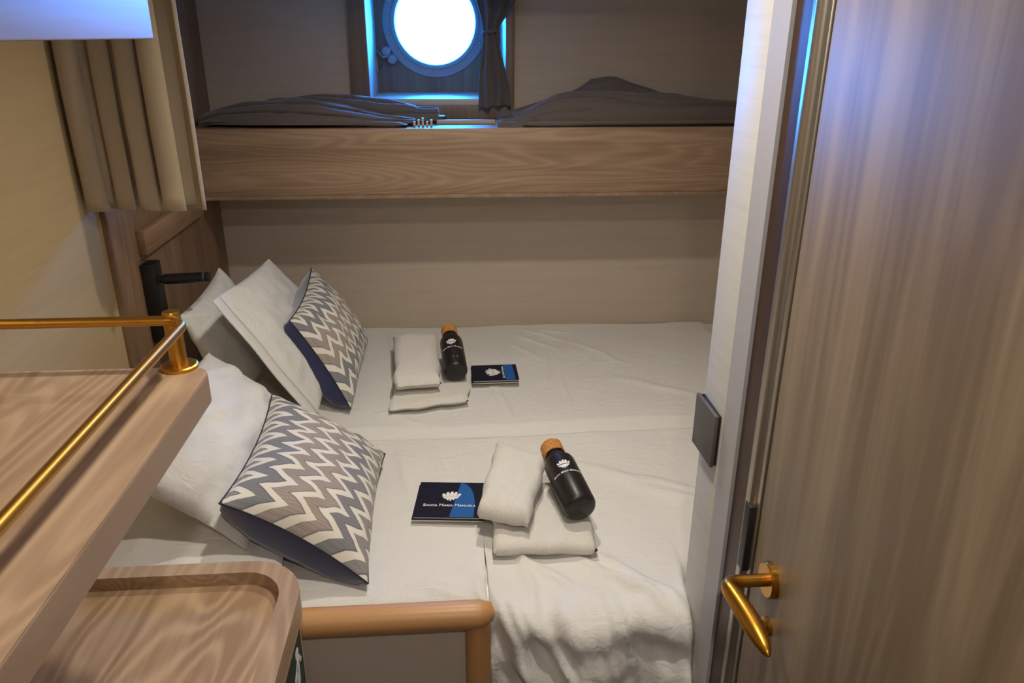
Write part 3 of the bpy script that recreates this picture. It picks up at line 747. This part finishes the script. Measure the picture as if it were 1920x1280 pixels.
b = BM(); pile(b, (.16, 1.04), lambda t: (2.815, .045+.025*math.sin(PI*t), ZS, 0.030+.090*tent(t)**1.15+.066*sst(.30, .5, t)*(1-.65*sst(.60, 1, t))), 2.0, nr=4, dep=.35)
obj('back_fold', b, M_GREY, RC, smooth=50)
b = BM(); pile(b, (.21, 1.03), lambda t: (2.715, .062+.02*math.sin(PI*t), ZS+.010, .016+.080*min(1, sst(-.05, .24, t)*1.0)*(1-.40*sst(.55, 1, t))), 6.0, nr=5, dep=.30)
obj('front_fold', b, M_GREY, RC, smooth=50)
b = BM(); soft_slab(b, [(.235, 2.610), (1.02, 2.625), (1.03, 2.78), (.22, 2.74)], ZS+.001, .014, seed=5, rnd=.10, wob=.003, lift=(0, .004, 0, .0)); obj('bottom_layer', b, M_GREY, RC, smooth=50)
b = BM(); pile(b, (.15, .34), lambda t: (2.655+.02*t, .035+.012*math.sin(PI*t), ZS, .018+.012*t), 9.0)
obj('loose_end', b, M_GREY, RC, smooth=70)
CT = thing('curtain_track', 'thin pale curtain track lying on the shelf below the porthole', 'rail', (.06, 2.72, ZS))
b = BM(); box(b, -.052, .150, 2.722, 2.738, ZS, ZS+.014, .002); obj('track', b, M_TRACK, CT)
b = BM(); box(b, -.075, -.020, 2.742, 2.768, ZS, ZS+.026, .006); obj('end_bracket', b, M_BLACK, CT)

def window_curtain():
    b = BM(); n, m = 70, 44; rows = []
    for j in range(m+1):
        t = j/m; z = lerp(2.03, 1.432, t); row = []
        k = math.exp(-((z-1.688)/.070)**2)                     # tied waist
        xl = lerp(lerp(.060, .100, sst(2.0, 1.70, z)), .118, k); xr_ = lerp(.232, .165, k) if z < 1.69 else lerp(.235, .165, k)
        if z < 1.69: xl = lerp(.118, .100, sst(1.69, 1.50, z)); xr_ = lerp(.165, .208, sst(1.69, 1.46, z))
        for i in range(n+1):
            s = i/n; am = lerp(.013, .007, k)
            row.append((lerp(xl, xr_, s), 2.842+am*math.sin(s*2.6*2*PI+1.6*nz(t*2, s*3, 5)+.5)+.006*nz(s*5, t*3), z+.012*(1-s)*0+(.020*s*(1 if t > .98 else 0))))
        rows.append(row)
    grid(b, rows); o = obj('window_curtain', b, M_GREY, smooth=80, fix=False); o.modifiers.new('thickness', 'SOLIDIFY').thickness = .003
    tag(o, 'small grey curtain tied back at the right of the porthole', 'curtain')
    b = BM(); pts = [(.1415+.027*math.cos(a), 2.842+.017*math.sin(a), 1.690+.004*math.cos(a)) for a in [2*PI*k/24 for k in range(25)]]
    tube(b, pts, .004, 8); obj('tie_band', b, M_GREY, o, smooth=70)
window_curtain()

# ------------------------------------------------------------------ ceiling downlights (fittings)
for lb, (x, y) in (('round ceiling downlight over the wall shelf', (.09, .98)), ('round ceiling downlight above the bed', (.12, 1.81)), ('round ceiling downlight by the entrance door', (.06, -.20))):
    t = thing('ceiling_light', lb, 'light', (x, y, CZ-.012), 'ceiling downlights')
    b = BM(); ringprism(b, disc(x, y, .045, 32), disc(x, y, .034, 32), CZ-.012, CZ-.001); obj('bezel', b, M_STEEL, t)
    b = BM(); prism(b, disc(x, y, .034, 32), CZ-.006, CZ-.002); obj('lens', b, M_LED, t)
